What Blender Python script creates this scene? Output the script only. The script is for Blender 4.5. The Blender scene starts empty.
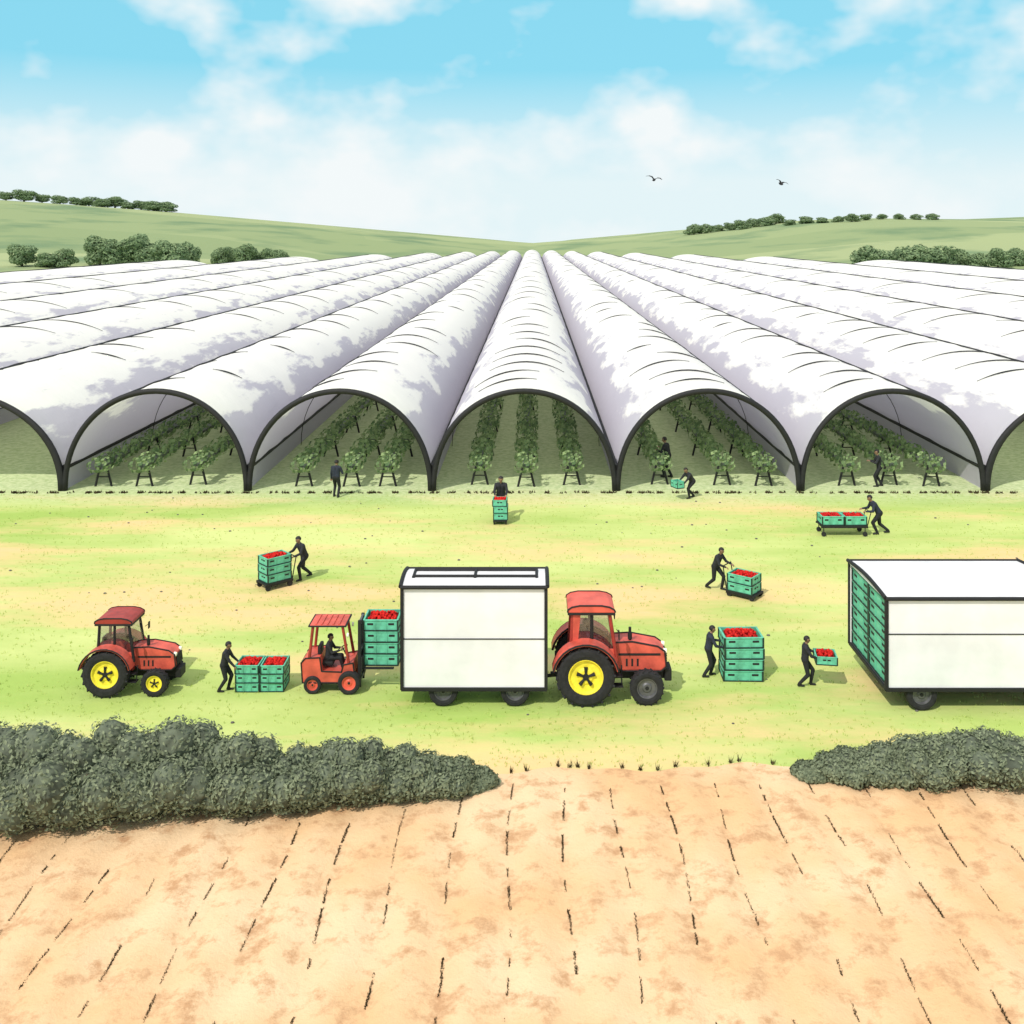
import bpy, bmesh, math, random
import numpy as np
from mathutils import Vector, Matrix
R = random.Random(7)
S = bpy.context.scene; C = S.collection
rad = math.radians
HC = 12.5
def P(px, y):
    d = 1000*HC/(y-243.0); return (px-533)*d/1000, d
# ------------------------------------------------------------------ materials
def nt(name):
    m = bpy.data.materials.new(name); m.use_nodes = True
    n = m.node_tree.nodes; l = m.node_tree.links
    return m, n, l, n['Principled BSDF']
def mixc(n, l, a, b, f):
    x = n.new('ShaderNodeMix'); x.data_type = 'RGBA'
    for i, v in ((6, a), (7, b)):
        if isinstance(v, tuple): x.inputs[i].default_value = (*v, 1)
        else: l.new(v, x.inputs[i])
    if isinstance(f, (int, float)): x.inputs[0].default_value = f
    else: l.new(f, x.inputs[0])
    return x.outputs[2]
def noise_n(n, l, vec, scale, detail=4, rough=.55):
    t = n.new('ShaderNodeTexNoise'); t.inputs['Scale'].default_value = scale
    t.inputs['Detail'].default_value = detail; t.inputs['Roughness'].default_value = rough
    l.new(vec, t.inputs['Vector']); return t.outputs['Fac']
def ramp(n, l, f, a, b):
    r = n.new('ShaderNodeMapRange'); r.inputs['From Min'].default_value = a; r.inputs['From Max'].default_value = b
    l.new(f, r.inputs['Value']); return r.outputs['Result']
def mat(name, col, rough=.6, var=.15, scale=5, bump=.15, metal=0):
    m, n, l, b = nt(name)
    tc = n.new('ShaderNodeTexCoord')
    f = noise_n(n, l, tc.outputs['Object'], scale)
    lo = tuple(c*(1-var) for c in col); hi = tuple(min(1, c*(1+var)) for c in col)
    l.new(mixc(n, l, lo, hi, ramp(n, l, f, .35, .65)), b.inputs['Base Color'])
    b.inputs['Roughness'].default_value = rough; b.inputs['Metallic'].default_value = metal
    if bump:
        bp = n.new('ShaderNodeBump'); bp.inputs['Strength'].default_value = bump; bp.inputs['Distance'].default_value = .02
        l.new(noise_n(n, l, tc.outputs['Object'], scale*4), bp.inputs['Height']); l.new(bp.outputs['Normal'], b.inputs['Normal'])
    return m
def leafmat(name, a, b_, trans=.25):
    m, n, l, b = nt(name)
    g = n.new('ShaderNodeNewGeometry')
    col = mixc(n, l, a, b_, g.outputs['Random Per Island'])
    l.new(col, b.inputs['Base Color']); b.inputs['Roughness'].default_value = .85
    b.inputs['Specular IOR Level'].default_value = .12
    t = n.new('ShaderNodeBsdfTranslucent'); l.new(col, t.inputs['Color'])
    x = n.new('ShaderNodeMixShader'); x.inputs[0].default_value = trans
    l.new(b.outputs[0], x.inputs[1]); l.new(t.outputs[0], x.inputs[2])
    l.new(x.outputs[0], n['Material Output'].inputs['Surface'])
    return m
M = {}
M['black'] = mat('black_steel', (.010,.010,.011), .7, .2)
M['rubber'] = mat('rubber', (.016,.016,.018), .85, .3, 9, .3)
M['red'] = mat('red_paint', (.64,.10,.065), .5, .25, 2.2, .12)
M['darkred'] = mat('dark_red_paint', (.34,.035,.025), .5, .2, 3, .1)
M['yellow'] = mat('yellow_rim', (.90,.74,.05), .5, .12, 6, .05)
M['white'] = mat('white_panel', (.82,.82,.83), .55, .07, .9, .25)
M['tarp'] = mat('white_roof_sheet', (.76,.76,.78), .6, .10, 1.5, .3)
M['grey'] = mat('grey_metal', (.12,.12,.13), .5, .2, 6, .1, .4)
M['crate'] = mat('green_plastic', (.12,.47,.32), .55, .25, 4, .1)
M['cratedark'] = mat('dark_green_plastic', (.008,.03,.022), .6, .15, 5, .05)
M['berry'] = leafmat('strawberry_red', (.32,.006,.01), (.70,.03,.02), .03)
M['skin'] = mat('skin', (.28,.16,.10), .55, .06, 8, .03)
M['hair'] = mat('hair', (.012,.009,.008), .6, .3, 30, .4)
M['shirt'] = mat('dark_shirt', (.018,.019,.024), .85, .3, 9, .2)
M['shirt2'] = mat('dark_blue_shirt', (.018,.024,.042), .85, .3, 9, .2)
M['trousers'] = mat('dark_trousers', (.012,.013,.016), .85, .3, 9, .2)
M['shoe'] = mat('black_boot', (.01,.01,.01), .6, .2, 9, .1)
M['trough'] = mat('trough_grey', (.10,.12,.10), .6, .2, 5)
M['leafcrop'] = leafmat('strawberry_leaves', (.13,.21,.10), (.40,.52,.25), .4)
M['hedge'] = leafmat('hedge_leaves', (.16,.195,.125), (.31,.355,.225), .3)
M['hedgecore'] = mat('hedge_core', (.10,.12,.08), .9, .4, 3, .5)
M['tree'] = leafmat('tree_leaves', (.17,.25,.14), (.31,.41,.21), .3)
M['bark'] = mat('bark', (.10,.075,.05), .9, .3, 8, .5)
M['blade'] = leafmat('grass_blades', (.38,.52,.12), (.70,.74,.28), .3)
M['stub'] = leafmat('stubble', (.02,.018,.01), (.11,.08,.04), .1)
M['stone'] = mat('stone', (.12,.11,.10), .8, .3, 9)
M['lamp'] = mat('lamp_lens', (.9,.88,.75), .2, .03, 5, 0)
def glassmat():
    m, n, l, b = nt('cab_glass')
    t = n.new('ShaderNodeBsdfTransparent'); t.inputs[0].default_value = (.9,.94,.95,1)
    g = n.new('ShaderNodeBsdfGlossy'); g.inputs['Roughness'].default_value = .05; g.inputs[0].default_value = (.8,.85,.9,1)
    x = n.new('ShaderNodeMixShader'); x.inputs[0].default_value = .12
    l.new(t.outputs[0], x.inputs[1]); l.new(g.outputs[0], x.inputs[2]); l.new(x.outputs[0], n['Material Output'].inputs['Surface'])
    return m
M['glass'] = glassmat()
def covermat():
    m, n, l, b = nt('polythene_cover')
    tc = n.new('ShaderNodeTexCoord')
    mp = n.new('ShaderNodeMapping'); mp.inputs['Scale'].default_value = (1, .3, 1); l.new(tc.outputs['Object'], mp.inputs[0])
    f = noise_n(n, l, mp.outputs[0], .6, 6, .6)
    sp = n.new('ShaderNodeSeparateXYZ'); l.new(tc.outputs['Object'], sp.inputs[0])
    # valley shade painted in lilac-grey low on each sheet, with a ragged upper limit
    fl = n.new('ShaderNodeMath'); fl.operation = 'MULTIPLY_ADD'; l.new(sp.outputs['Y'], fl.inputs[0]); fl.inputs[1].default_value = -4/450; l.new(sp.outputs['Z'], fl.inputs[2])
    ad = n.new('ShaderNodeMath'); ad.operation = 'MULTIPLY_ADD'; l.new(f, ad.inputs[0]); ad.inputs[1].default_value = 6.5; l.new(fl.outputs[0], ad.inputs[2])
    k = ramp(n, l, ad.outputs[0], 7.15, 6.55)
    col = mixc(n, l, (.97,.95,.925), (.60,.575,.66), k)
    l.new(col, b.inputs['Base Color']); b.inputs['Roughness'].default_value = .8
    b.inputs['Specular IOR Level'].default_value = .1
    bp = n.new('ShaderNodeBump'); bp.inputs['Strength'].default_value = .35; bp.inputs['Distance'].default_value = .12
    l.new(noise_n(n, l, tc.outputs['Object'], 1.6, 4), bp.inputs['Height']); l.new(bp.outputs['Normal'], b.inputs['Normal'])
    t = n.new('ShaderNodeBsdfTranslucent'); l.new(col, t.inputs['Color'])
    x = n.new('ShaderNodeMixShader'); x.inputs[0].default_value = .27
    l.new(b.outputs[0], x.inputs[1]); l.new(t.outputs[0], x.inputs[2]); l.new(x.outputs[0], n['Material Output'].inputs['Surface'])
    return m
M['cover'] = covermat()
def groundmat():
    m, n, l, b = nt('meadow')
    g = n.new('ShaderNodeNewGeometry'); pos = g.outputs['Position']
    mp = n.new('ShaderNodeMapping'); mp.inputs['Scale'].default_value = (.35, 1, 1); l.new(pos, mp.inputs[0])
    big = noise_n(n, l, mp.outputs[0], .16, 5, .6)
    mp2 = n.new('ShaderNodeMapping'); mp2.inputs['Scale'].default_value = (.3, 1, 1); mp2.inputs['Location'].default_value = (31, 17, 0); l.new(pos, mp2.inputs[0])
    big2 = noise_n(n, l, mp2.outputs[0], .24, 6, .62)
    fine = noise_n(n, l, pos, 3.5, 6, .7)
    c = mixc(n, l, (.36,.50,.12), (.60,.66,.25), ramp(n, l, big, .38, .62))
    c = mixc(n, l, c, (.76,.55,.27), ramp(n, l, big2, .47, .64))
    c = mixc(n, l, c, (.30,.42,.12), ramp(n, l, fine, .6, 1.0))
    sp = n.new('ShaderNodeSeparateXYZ'); l.new(pos, sp.inputs[0])
    ins = mixc(n, l, (.42,.52,.26), (.60,.67,.40), ramp(n, l, fine, .4, .6))
    c = mixc(n, l, c, ins, ramp(n, l, sp.outputs['Y'], 47.0, 51.0))
    vo = n.new('ShaderNodeTexVoronoi'); vo.inputs['Scale'].default_value = .007; l.new(mp.outputs[0], vo.inputs['Vector'])
    vs = n.new('ShaderNodeSeparateColor'); l.new(vo.outputs['Color'], vs.inputs[0])
    hl = mixc(n, l, (.24,.31,.15), (.38,.43,.22), vs.outputs[0])
    hl = mixc(n, l, hl, (.17,.25,.13), ramp(n, l, noise_n(n, l, pos, .02, 5), .5, .66))
    c = mixc(n, l, c, hl, ramp(n, l, sp.outputs['Y'], 180, 300))
    l.new(c, b.inputs['Base Color']); b.inputs['Roughness'].default_value = .9
    b.inputs['Specular IOR Level'].default_value = .1
    bp = n.new('ShaderNodeBump'); bp.inputs['Strength'].default_value = .3; bp.inputs['Distance'].default_value = .08
    l.new(fine, bp.inputs['Height']); l.new(bp.outputs['Normal'], b.inputs['Normal'])
    return m
def soilmat():
    m, n, l, b = nt('tilled_soil')
    g = n.new('ShaderNodeNewGeometry'); pos = g.outputs['Position']
    f1 = noise_n(n, l, pos, 1.5, 9, .74); f2 = noise_n(n, l, pos, .25, 4); f3 = noise_n(n, l, pos, 9, 5, .7)
    c = mixc(n, l, (.80,.58,.36), (.74,.47,.25), ramp(n, l, f2, .38, .6))
    c = mixc(n, l, c, (.55,.32,.17), ramp(n, l, f1, .50, .64))
    c = mixc(n, l, c, (.42,.25,.14), ramp(n, l, f3, .62, .95))
    l.new(c, b.inputs['Base Color']); b.inputs['Roughness'].default_value = .95
    b.inputs['Specular IOR Level'].default_value = .1
    bp = n.new('ShaderNodeBump'); bp.inputs['Strength'].default_value = .5; bp.inputs['Distance'].default_value = .05
    l.new(f3, bp.inputs['Height']); l.new(bp.outputs['Normal'], b.inputs['Normal'])
    return m
# ------------------------------------------------------------------ helpers
def obj(name, bm, m, parent=None, smooth=False, loc=(0,0,0)):
    me = bpy.data.meshes.new(name); bm.to_mesh(me); bm.free()
    me.materials.append(m)
    if smooth: me.polygons.foreach_set('use_smooth', [True]*len(me.polygons))
    o = bpy.data.objects.new(name, me); C.objects.link(o); o.location = loc
    if parent: o.parent = parent
    return o
def rawobj(name, V, F, m, parent=None, smooth=False, loc=(0,0,0)):
    me = bpy.data.meshes.new(name); me.from_pydata(V, [], F); me.materials.append(m)
    if smooth: me.polygons.foreach_set('use_smooth', [True]*len(me.polygons))
    o = bpy.data.objects.new(name, me); C.objects.link(o); o.location = loc
    if parent: o.parent = parent
    return o
def tag(o, label, cat, group=None, kind=None):
    o['label'] = label; o['category'] = cat
    if group: o['group'] = group
    if kind: o['kind'] = kind
    return o
def thing(name, label, cat, loc=(0,0,0), rz=0, group=None):
    o = bpy.data.objects.new(name, None); C.objects.link(o); o.location = loc; o.rotation_euler = (0,0,rz)
    o.empty_display_size = .2
    return tag(o, label, cat, group)
def dup(root, label):
    def cp(o, par):
        c = o.copy(); C.objects.link(c)
        if par: c.parent = par
        for ch in o.children: cp(ch, c)
        return c
    r = cp(root, None); r['label'] = label
    return r
def B(): return bmesh.new()
def box(bm, c, s, bev=0, rot=None):
    Mx = Matrix.Translation(c) @ (rot if rot else Matrix.Identity(4)) @ Matrix.Diagonal((s[0], s[1], s[2], 1))
    g = bmesh.ops.create_cube(bm, size=1, matrix=Mx)
    if bev:
        es = list({e for v in g['verts'] for e in v.link_edges})
        bmesh.ops.bevel(bm, geom=es, offset=bev, segments=2, affect='EDGES', profile=.6)
def cyl(bm, p1, p2, r1, r2=None, seg=12):
    p1 = Vector(p1); p2 = Vector(p2); r2 = r1 if r2 is None else r2
    d = p2-p1; q = d.to_track_quat('Z', 'Y').to_matrix().to_4x4()
    bmesh.ops.create_cone(bm, cap_ends=True, segments=seg, radius1=r1, radius2=r2, depth=d.length, matrix=Matrix.Translation((p1+p2)/2) @ q)
def sph(bm, c, r, sc=(1,1,1), u=12, v=8):
    bmesh.ops.create_uvsphere(bm, u_segments=u, v_segments=v, radius=r, matrix=Matrix.Translation(c) @ Matrix.Diagonal((*sc, 1)))
def path(bm, pts, r, seg=8):
    for a, b in zip(pts[:-1], pts[1:]): cyl(bm, a, b, r, r, seg)
    for p in pts[1:-1]: sph(bm, p, r, u=seg, v=6)
def prism(bm, prof, y0, y1, bev=0):
    a = [bm.verts.new((x, y0, z)) for x, z in prof]; b = [bm.verts.new((x, y1, z)) for x, z in prof]
    n = len(prof); fs = [bm.faces.new(a), bm.faces.new(b[::-1])]
    for i in range(n): fs.append(bm.faces.new((a[i], b[i], b[(i+1) % n], a[(i+1) % n])))
    bmesh.ops.recalc_face_normals(bm, faces=fs)
    if bev:
        es = list({e for v in a+b for e in v.link_edges})
        bmesh.ops.bevel(bm, geom=es, offset=bev, segments=2, affect='EDGES', profile=.6)
def lathe(bm, prof, c, seg=32):
    rings = []
    for r, y in prof:
        rings.append([bm.verts.new((c[0]+r*math.cos(2*math.pi*i/seg), c[1]+y, c[2]+r*math.sin(2*math.pi*i/seg))) for i in range(seg)])
    for a, b in zip(rings[:-1], rings[1:]):
        for i in range(seg): bm.faces.new((a[i], a[(i+1) % seg], b[(i+1) % seg], b[i]))
    return rings
# ------------------------------------------------------------------ terrain
PXS = [-400,0,75,170,250,350,430,500,533,560,620,700,760,830,945,1024,1400]
PYS = [196,200,205,212,219,228,236,241,243,241,238,231,223,219,220,217,210]
def sstep(t): t = np.clip(t, 0, 1); return t*t*(3-2*t)
def gbase(d): return np.clip((np.asarray(d, float)-50)*4/450, 0, 4)
def dend(X): return np.maximum(200, 500-1.85*np.abs(X))
def gz(X, d):
    X = np.asarray(X, float); d = np.asarray(d, float)
    b = gbase(d); de = dend(X)+22
    s = sstep((d-de)/(780-de))
    zc = 12.5+(243-np.interp(X/.78+533, PXS, PYS))*.78
    und = 1.6*np.sin(X*.021+1)*np.sin(d*.017)+.8*np.sin(X*.05+d*.03)
    return b+(zc-b)*s+und*s*(1-s)*2
xs = np.concatenate([[-4000,-2500,-1500,-1000,-800], np.linspace(-640,640,161), [800,1000,1500,2500,4000]])
ds = np.concatenate([np.arange(-60, 1001, 10), [1100,1300,1700,2500,4500]])
XX, DD = np.meshgrid(xs, ds); ZZ = gz(XX, DD)
V = np.stack([XX.ravel(), DD.ravel(), ZZ.ravel()], 1).tolist(); nx = len(xs)
F = [(j*nx+i, j*nx+i+1, (j+1)*nx+i+1, (j+1)*nx+i) for j in range(len(ds)-1) for i in range(nx-1)]
g = rawobj('ground', V, F, groundmat(), smooth=True); tag(g, 'pale green meadow rising to low hills behind the tunnels', 'ground', kind='structure')
SP = 1.15
def eoff(x): return .28*np.sin(x*.35)+.14*np.sin(x*1.3+1)+.06*np.sin(x*4)
xs = np.arange(-42, 42.01, .115); ds = np.concatenate([np.arange(-12, 13, 2.5), np.arange(13, 23.21, .2), [23.4, 23.6]])
rng = np.random.default_rng(3)
XX, DD = np.meshgrid(xs, ds)
edge = eoff(xs)
w = np.clip((DD-20)/3.6, 0, 1); DD = DD+w*edge[None, :]
ZZ = .055+.035*np.cos(2*math.pi*(XX-.1)/SP)+rng.normal(0, .010, XX.shape)
ZZ = np.maximum(ZZ*(1-.9*np.clip((DD-22.8)/.8, 0, 1)), .006)
V = np.stack([XX.ravel(), DD.ravel(), ZZ.ravel()], 1).tolist(); nx = len(xs)
F = [(j*nx+i, j*nx+i+1, (j+1)*nx+i+1, (j+1)*nx+i) for j in range(len(ds)-1) for i in range(nx-1)]
g = rawobj('soil_field', V, F, soilmat(), smooth=True); tag(g, 'bare tan ploughed soil with furrows in the foreground', 'soil', kind='structure')
def blades(name, pts, hmin, hmax, wd, m, per=3, spread=.05):
    V = []; F = []
    for x, y, z in pts:
        for _ in range(per):
            a = R.uniform(0, 2*math.pi); h = R.uniform(hmin, hmax); bx = x+R.uniform(-spread, spread); by = y+R.uniform(-spread, spread)
            dx = math.cos(a)*wd; dy = math.sin(a)*wd; lx = R.uniform(-.5, .5)*h; ly = R.uniform(-.5, .5)*h
            k = len(V); V += [(bx-dx, by-dy, z), (bx+dx, by+dy, z), (bx+lx, by+ly, z+h)]; F.append((k, k+1, k+2))
    return rawobj(name, V, F, m)
pts = [(R.uniform(-30, 30), 23.9+26*R.random()**1.3, 0) for _ in range(14000)]
tag(blades('grass', pts, .03, .08, .012, M['blade']), 'short pale green grass across the loading field', 'grass', kind='stuff')
pts = []
for k in range(-17, 18):
    X = .1+SP/2+(k-1)*SP; d = 14+R.random(); ph = R.uniform(0, 6)
    while d < 23:
        L = R.uniform(.15, 1.0)
        if R.random() < .78:
            q = d; th = R.uniform(.5, 1.5)
            while q < min(d+L, 23.1):
                for _ in range(1 if th < 1 else 2): pts.append((X+.07*math.sin(q*.9+ph)+R.uniform(-.01, .01)*th, q, .015))
                q += .03
        d += L+R.uniform(.08, .6)
tag(blades('crop_stubble', pts, .015, .055, .011, M['stub'], 3, .013), 'broken rows of dark stubble along the soil furrows', 'stubble', kind='stuff')
pts = []
x = -30
while x < 30:
    n = R.randint(1, 4)
    for _ in range(n*4): pts.append((x+R.uniform(0, .35), 50.0+R.uniform(-.12, .12), 0))
    x += R.uniform(.35, .9)
tag(blades('weeds', pts, .05, .15, .035, M['stub'], 3, .06), 'line of dark weeds along the tunnel mouths', 'weeds', kind='stuff')
pts = []
x = -30
while x < 30:
    for _ in range(5): pts.append((x+R.uniform(0, .05), 23.66+float(eoff(x))+R.uniform(-.04, .04), 0))
    x += R.uniform(.2, .8)
tag(blades('edge_grass', pts, .08, .20, .012, M['stub'], 3, .03), 'dark grass tufts along the edge of the soil', 'grass', kind='stuff')
bm = B()
for _ in range(120):
    x = R.uniform(-24, 24); y = R.uniform(24.5, 49); r = R.uniform(.02, .05)
    bmesh.ops.create_icosphere(bm, subdivisions=1, radius=r, matrix=Matrix.Translation((x, y, r*.4)) @ Matrix.Diagonal((1.3, 1, .7, 1)))
tag(obj('stones', bm, M['stone']), 'small dark stones scattered over the grass', 'stones', kind='stuff')
# ------------------------------------------------------------------ leafy masses
def leafcloud(lobes, n, size):
    V = []; F = []
    wts = [a[1][0]*a[1][1]+a[1][0]*a[1][2] for a in lobes]
    for _ in range(n):
        c, r = R.choices(lobes, wts)[0]
        v = Vector((R.gauss(0,1), R.gauss(0,1), R.gauss(0,1))).normalized()
        k = R.uniform(.84, 1.04) if R.random() < .88 else R.uniform(1.0, 1.12)
        p = Vector((c[0]+v.x*r[0]*k, c[1]+v.y*r[1]*k, c[2]+v.z*r[2]*k))
        if p.z < .02: continue
        nrm = (v+Vector((R.gauss(0,.35), R.gauss(0,.35), R.gauss(0,.35)))).normalized()
        a = nrm.orthogonal().normalized(); b = nrm.cross(a); th = R.uniform(0, 6.28)
        a, b = a*math.cos(th)+b*math.sin(th), b*math.cos(th)-a*math.sin(th)
        s = size*R.uniform(.6, 1.3); i = len(V)
        V += [p-a*s, p+b*s*.55+nrm*s*.15, p+a*s, p-b*s*.55+nrm*s*.15]; F.append((i, i+1, i+2, i+3))
    return [tuple(v) for v in V], F
def corebm(lobes, k=.84):
    bm = B()
    for c, r in lobes:
        g = bmesh.ops.create_icosphere(bm, subdivisions=2, radius=1, matrix=Matrix.Translation(c) @ Matrix.Diagonal((r[0]*k, r[1]*k, r[2]*k, 1)))
        for v in g['verts']: v.co += Vector((R.uniform(-1,1), R.uniform(-1,1), R.uniform(-1,1)))*.05*r[0]; v.co.z = max(v.co.z, .01)
    return bm
def bush(px, yb, hw, h, label, n=6000):
    X, d = P(px, yb)
    d += hw*.25
    t = thing('bush', label, 'bush', (X, d, 0), R.uniform(-.3, .3), 'hedge bushes beside the soil')
    lobes = [((0, 0, h*.38), (hw*.90, hw*.72, h*.40))]
    for i in range(8):
        a = i/8*2*math.pi+R.uniform(-.3, .3); q = hw*.60
        rr = hw*R.uniform(.33, .46)
        lobes.append(((q*math.cos(a), q*.8*math.sin(a), h*R.uniform(.30, .56)), (rr, rr, min(rr, h*.32))))
    for i in range(3):
        rr = hw*R.uniform(.30, .40); lobes.append((((i-1)*.36*hw, R.uniform(-.25,.25)*hw, h*(1 if i == 1 else .9)-min(rr, h*.3)), (rr, rr, min(rr, h*.3))))
    V, F = leafcloud(lobes, n, .05)
    rawobj('crown', V, F, M['hedge'], t)
    obj('inner_core', corebm(lobes), M['hedgecore'], t)  # solid dark core filling the crown, blocks the view through the leaves
    b = B()
    for i in range(5):
        a = R.uniform(0, 6.28); cyl(b, (.12*math.cos(a), .12*math.sin(a), 0), (hw*.5*math.cos(a), hw*.4*math.sin(a), h*.6), .05, .02, 7)
    obj('trunk', b, M['bark'], t)
BL = [(-45,835,1.6,2.2,'tall grey-green bush at the far left end of the hedge'),
 (28,832,1.45,2.1,'tall grey-green bush second from the left end of the left hedge'),
 (100,829,1.4,2.1,'tall rounded bush below the yellow-hubbed left tractor'),
 (170,818,1.35,2.0,'tall bush below the left crate stack and its worker'),
 (238,816,1.15,1.7,'bush just right of the tallest part of the left hedge'),
 (296,812,1.0,1.25,'medium bush below the forklift'),
 (350,806,1.05,1.42,'medium bush below the stack held by the forklift'),
 (404,800,.95,1.08,'low bush below the left corner of the white trailer'),
 (445,796,.8,.72,'small low bush below the trailer wheel'),
 (476,790,.55,.40,'smallest bush at the right tip of the left hedge'),
 (814,779,.5,.28,'smallest bush at the left tip of the right hedge'),
 (848,782,.8,.60,'low bush second from left in the right hedge'),
 (890,784,.9,.78,'medium bush in the right hedge below the open trailer crates'),
 (936,786,1.0,1.08,'tall bush in the right hedge below the trailer wheel'),
 (1000,787,1.25,1.08,'widest bush at the right end of the right hedge')]
for a in BL: bush(*a)
protos = []
for v in range(3):
    bm = B(); cyl(bm, (0,0,-1), (0,0,5), .35, .22, 8)
    for i in range(5):
        a = i*1.3+v; cyl(bm, (0,0,2.5+i*.4), (2.2*math.cos(a), 2.2*math.sin(a), 5+i*.5), .16, .06, 6)
    tm = bpy.data.meshes.new('trunk'); bm.to_mesh(tm); bm.free(); tm.materials.append(M['bark'])
    lobes = [((0,0,4.4), (3.2,3.0,3.6))]
    for i in range(10):
        a = i*2.4+v; rr = R.uniform(1.4, 2.1); q = R.uniform(1.6, 2.8)
        lobes.append(((q*math.cos(a), q*math.sin(a), R.uniform(1.4, 7.6)), (rr, rr, rr*.85)))
    V, F = leafcloud(lobes, 1900, .46)
    cm = bpy.data.meshes.new('crown'); cm.from_pydata(V, [], F); cm.materials.append(M['tree'])
    protos.append((tm, cm))
def tree(px, d, h, label, wf=1.0):
    X = (px-533)*d/1000; z = float(gz(X, d))
    t = thing('tree', label, 'tree', (X, d, z-.2), R.uniform(0, 6), 'trees on the hills behind the tunnels')
    k = h/9.5; t.scale = (k*wf, k*wf, k)
    tm, cm = R.choice(protos)
    for nm, me in (('trunk', tm), ('crown', cm)):
        o = bpy.data.objects.new(nm, me); C.objects.link(o); o.parent = t
ordn = ['first','second','third','fourth','fifth','sixth','seventh','eighth','ninth','tenth','eleventh','twelfth','thirteenth','fourteenth','fifteenth']
def row(pxs, d, h, where, wf=1.2, jit=12):
    for i, px in enumerate(pxs):
        tree(px, d+R.uniform(-jit, jit), h*R.uniform(.72, 1.15), f'round green tree {where}, {ordn[i]} from the left', wf)
row([6,24,42,60,76,89,102,115,128,141,154,166], 765, 9, 'on the crest of the left hill', 2.1)
row([100,112,124,137,150,163,176,187], 345, 11.5, 'just behind the left tunnels', 1.15, 6)
row([221,232,245,257,268,280], 385, 8.5, 'in the small clump right of the left trees', 1.2, 6)
row([22,46,64], 330, 8, 'at the left edge behind the tunnels', 1.4, 6)
row([694,706,718,730,742,754,766,776], 690, 7.0, 'in the row on the right hill', 2.0)
row([790,806,822,838,852,866,882,899,916,932], 655, 5.5, 'high on the far right hill', 2.1)
row([868,882,896,910,924,940,958,978,998,1016], 330, 9.0, 'just behind the right tunnels', 1.35, 6)
# ------------------------------------------------------------------ polytunnels
W = 9.3; HT = 5.1; D0 = 50.6
def arc(t, k=1.0, wd=W): return (wd/2*k*math.cos(t), HT*k*max(0, math.sin(t))**.92)
def arctube(name, t0, t1, r, k, n=24, seg=6):
    bm = B(); rings = []
    for i in range(n+1):
        t = t0+(t1-t0)*i/n; x, z = arc(t, k); nx_, nz_ = math.cos(t), math.sin(t)
        rr = r*(1 if name != 'cover_strap' else max(.4, math.sin(math.pi*(i+.5)/(n+1))))
        rings.append([bm.verts.new((x+rr*math.cos(a)*nx_, rr*math.sin(a), z+rr*math.cos(a)*nz_)) for a in [2*math.pi*j/seg for j in range(seg)]])
    for a, b in zip(rings[:-1], rings[1:]):
        for j in range(seg): bm.faces.new((a[j], a[(j+1)%seg], b[(j+1)%seg], b[j]))
    bm.faces.new(rings[0]); bm.faces.new(rings[-1][::-1])
    bmesh.ops.recalc_face_normals(bm, faces=bm.faces)
    me = bpy.data.meshes.new(name); bm.to_mesh(me); bm.free(); me.materials.append(M['black'])
    me.polygons.foreach_set('use_smooth', [True]*len(me.polygons)); return me
front_me = arctube('front_hoop', 0, math.pi, .145, .985, 40, 8)
inner_me = arctube('inner_hoop', 0, math.pi, .022, .965, 28, 5)
strap_me = [arctube('cover_strap', rad(a), rad(b), .045, 1.010, 12, 5) for a, b in ((72,112),(80,128),(58,98),(88,122),(62,84),(60,118))]
def lnk(name, me, par, loc):
    o = bpy.data.objects.new(name, me); C.objects.link(o); o.parent = par; o.location = loc; return o
names = {0:'central white polytunnel with three crop racks in its open mouth',
 -1:'white polytunnel left of the central one, with a worker at its mouth',
 1:'white polytunnel right of the central one, with a worker among its racks',
 -2:'white polytunnel second to the left of the central tunnel',
 2:'white polytunnel second to the right, mouth above the crate trolley'}
wid = {3:12.5, 4:15.5, 5:19, 6:23, 7:27}
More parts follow.
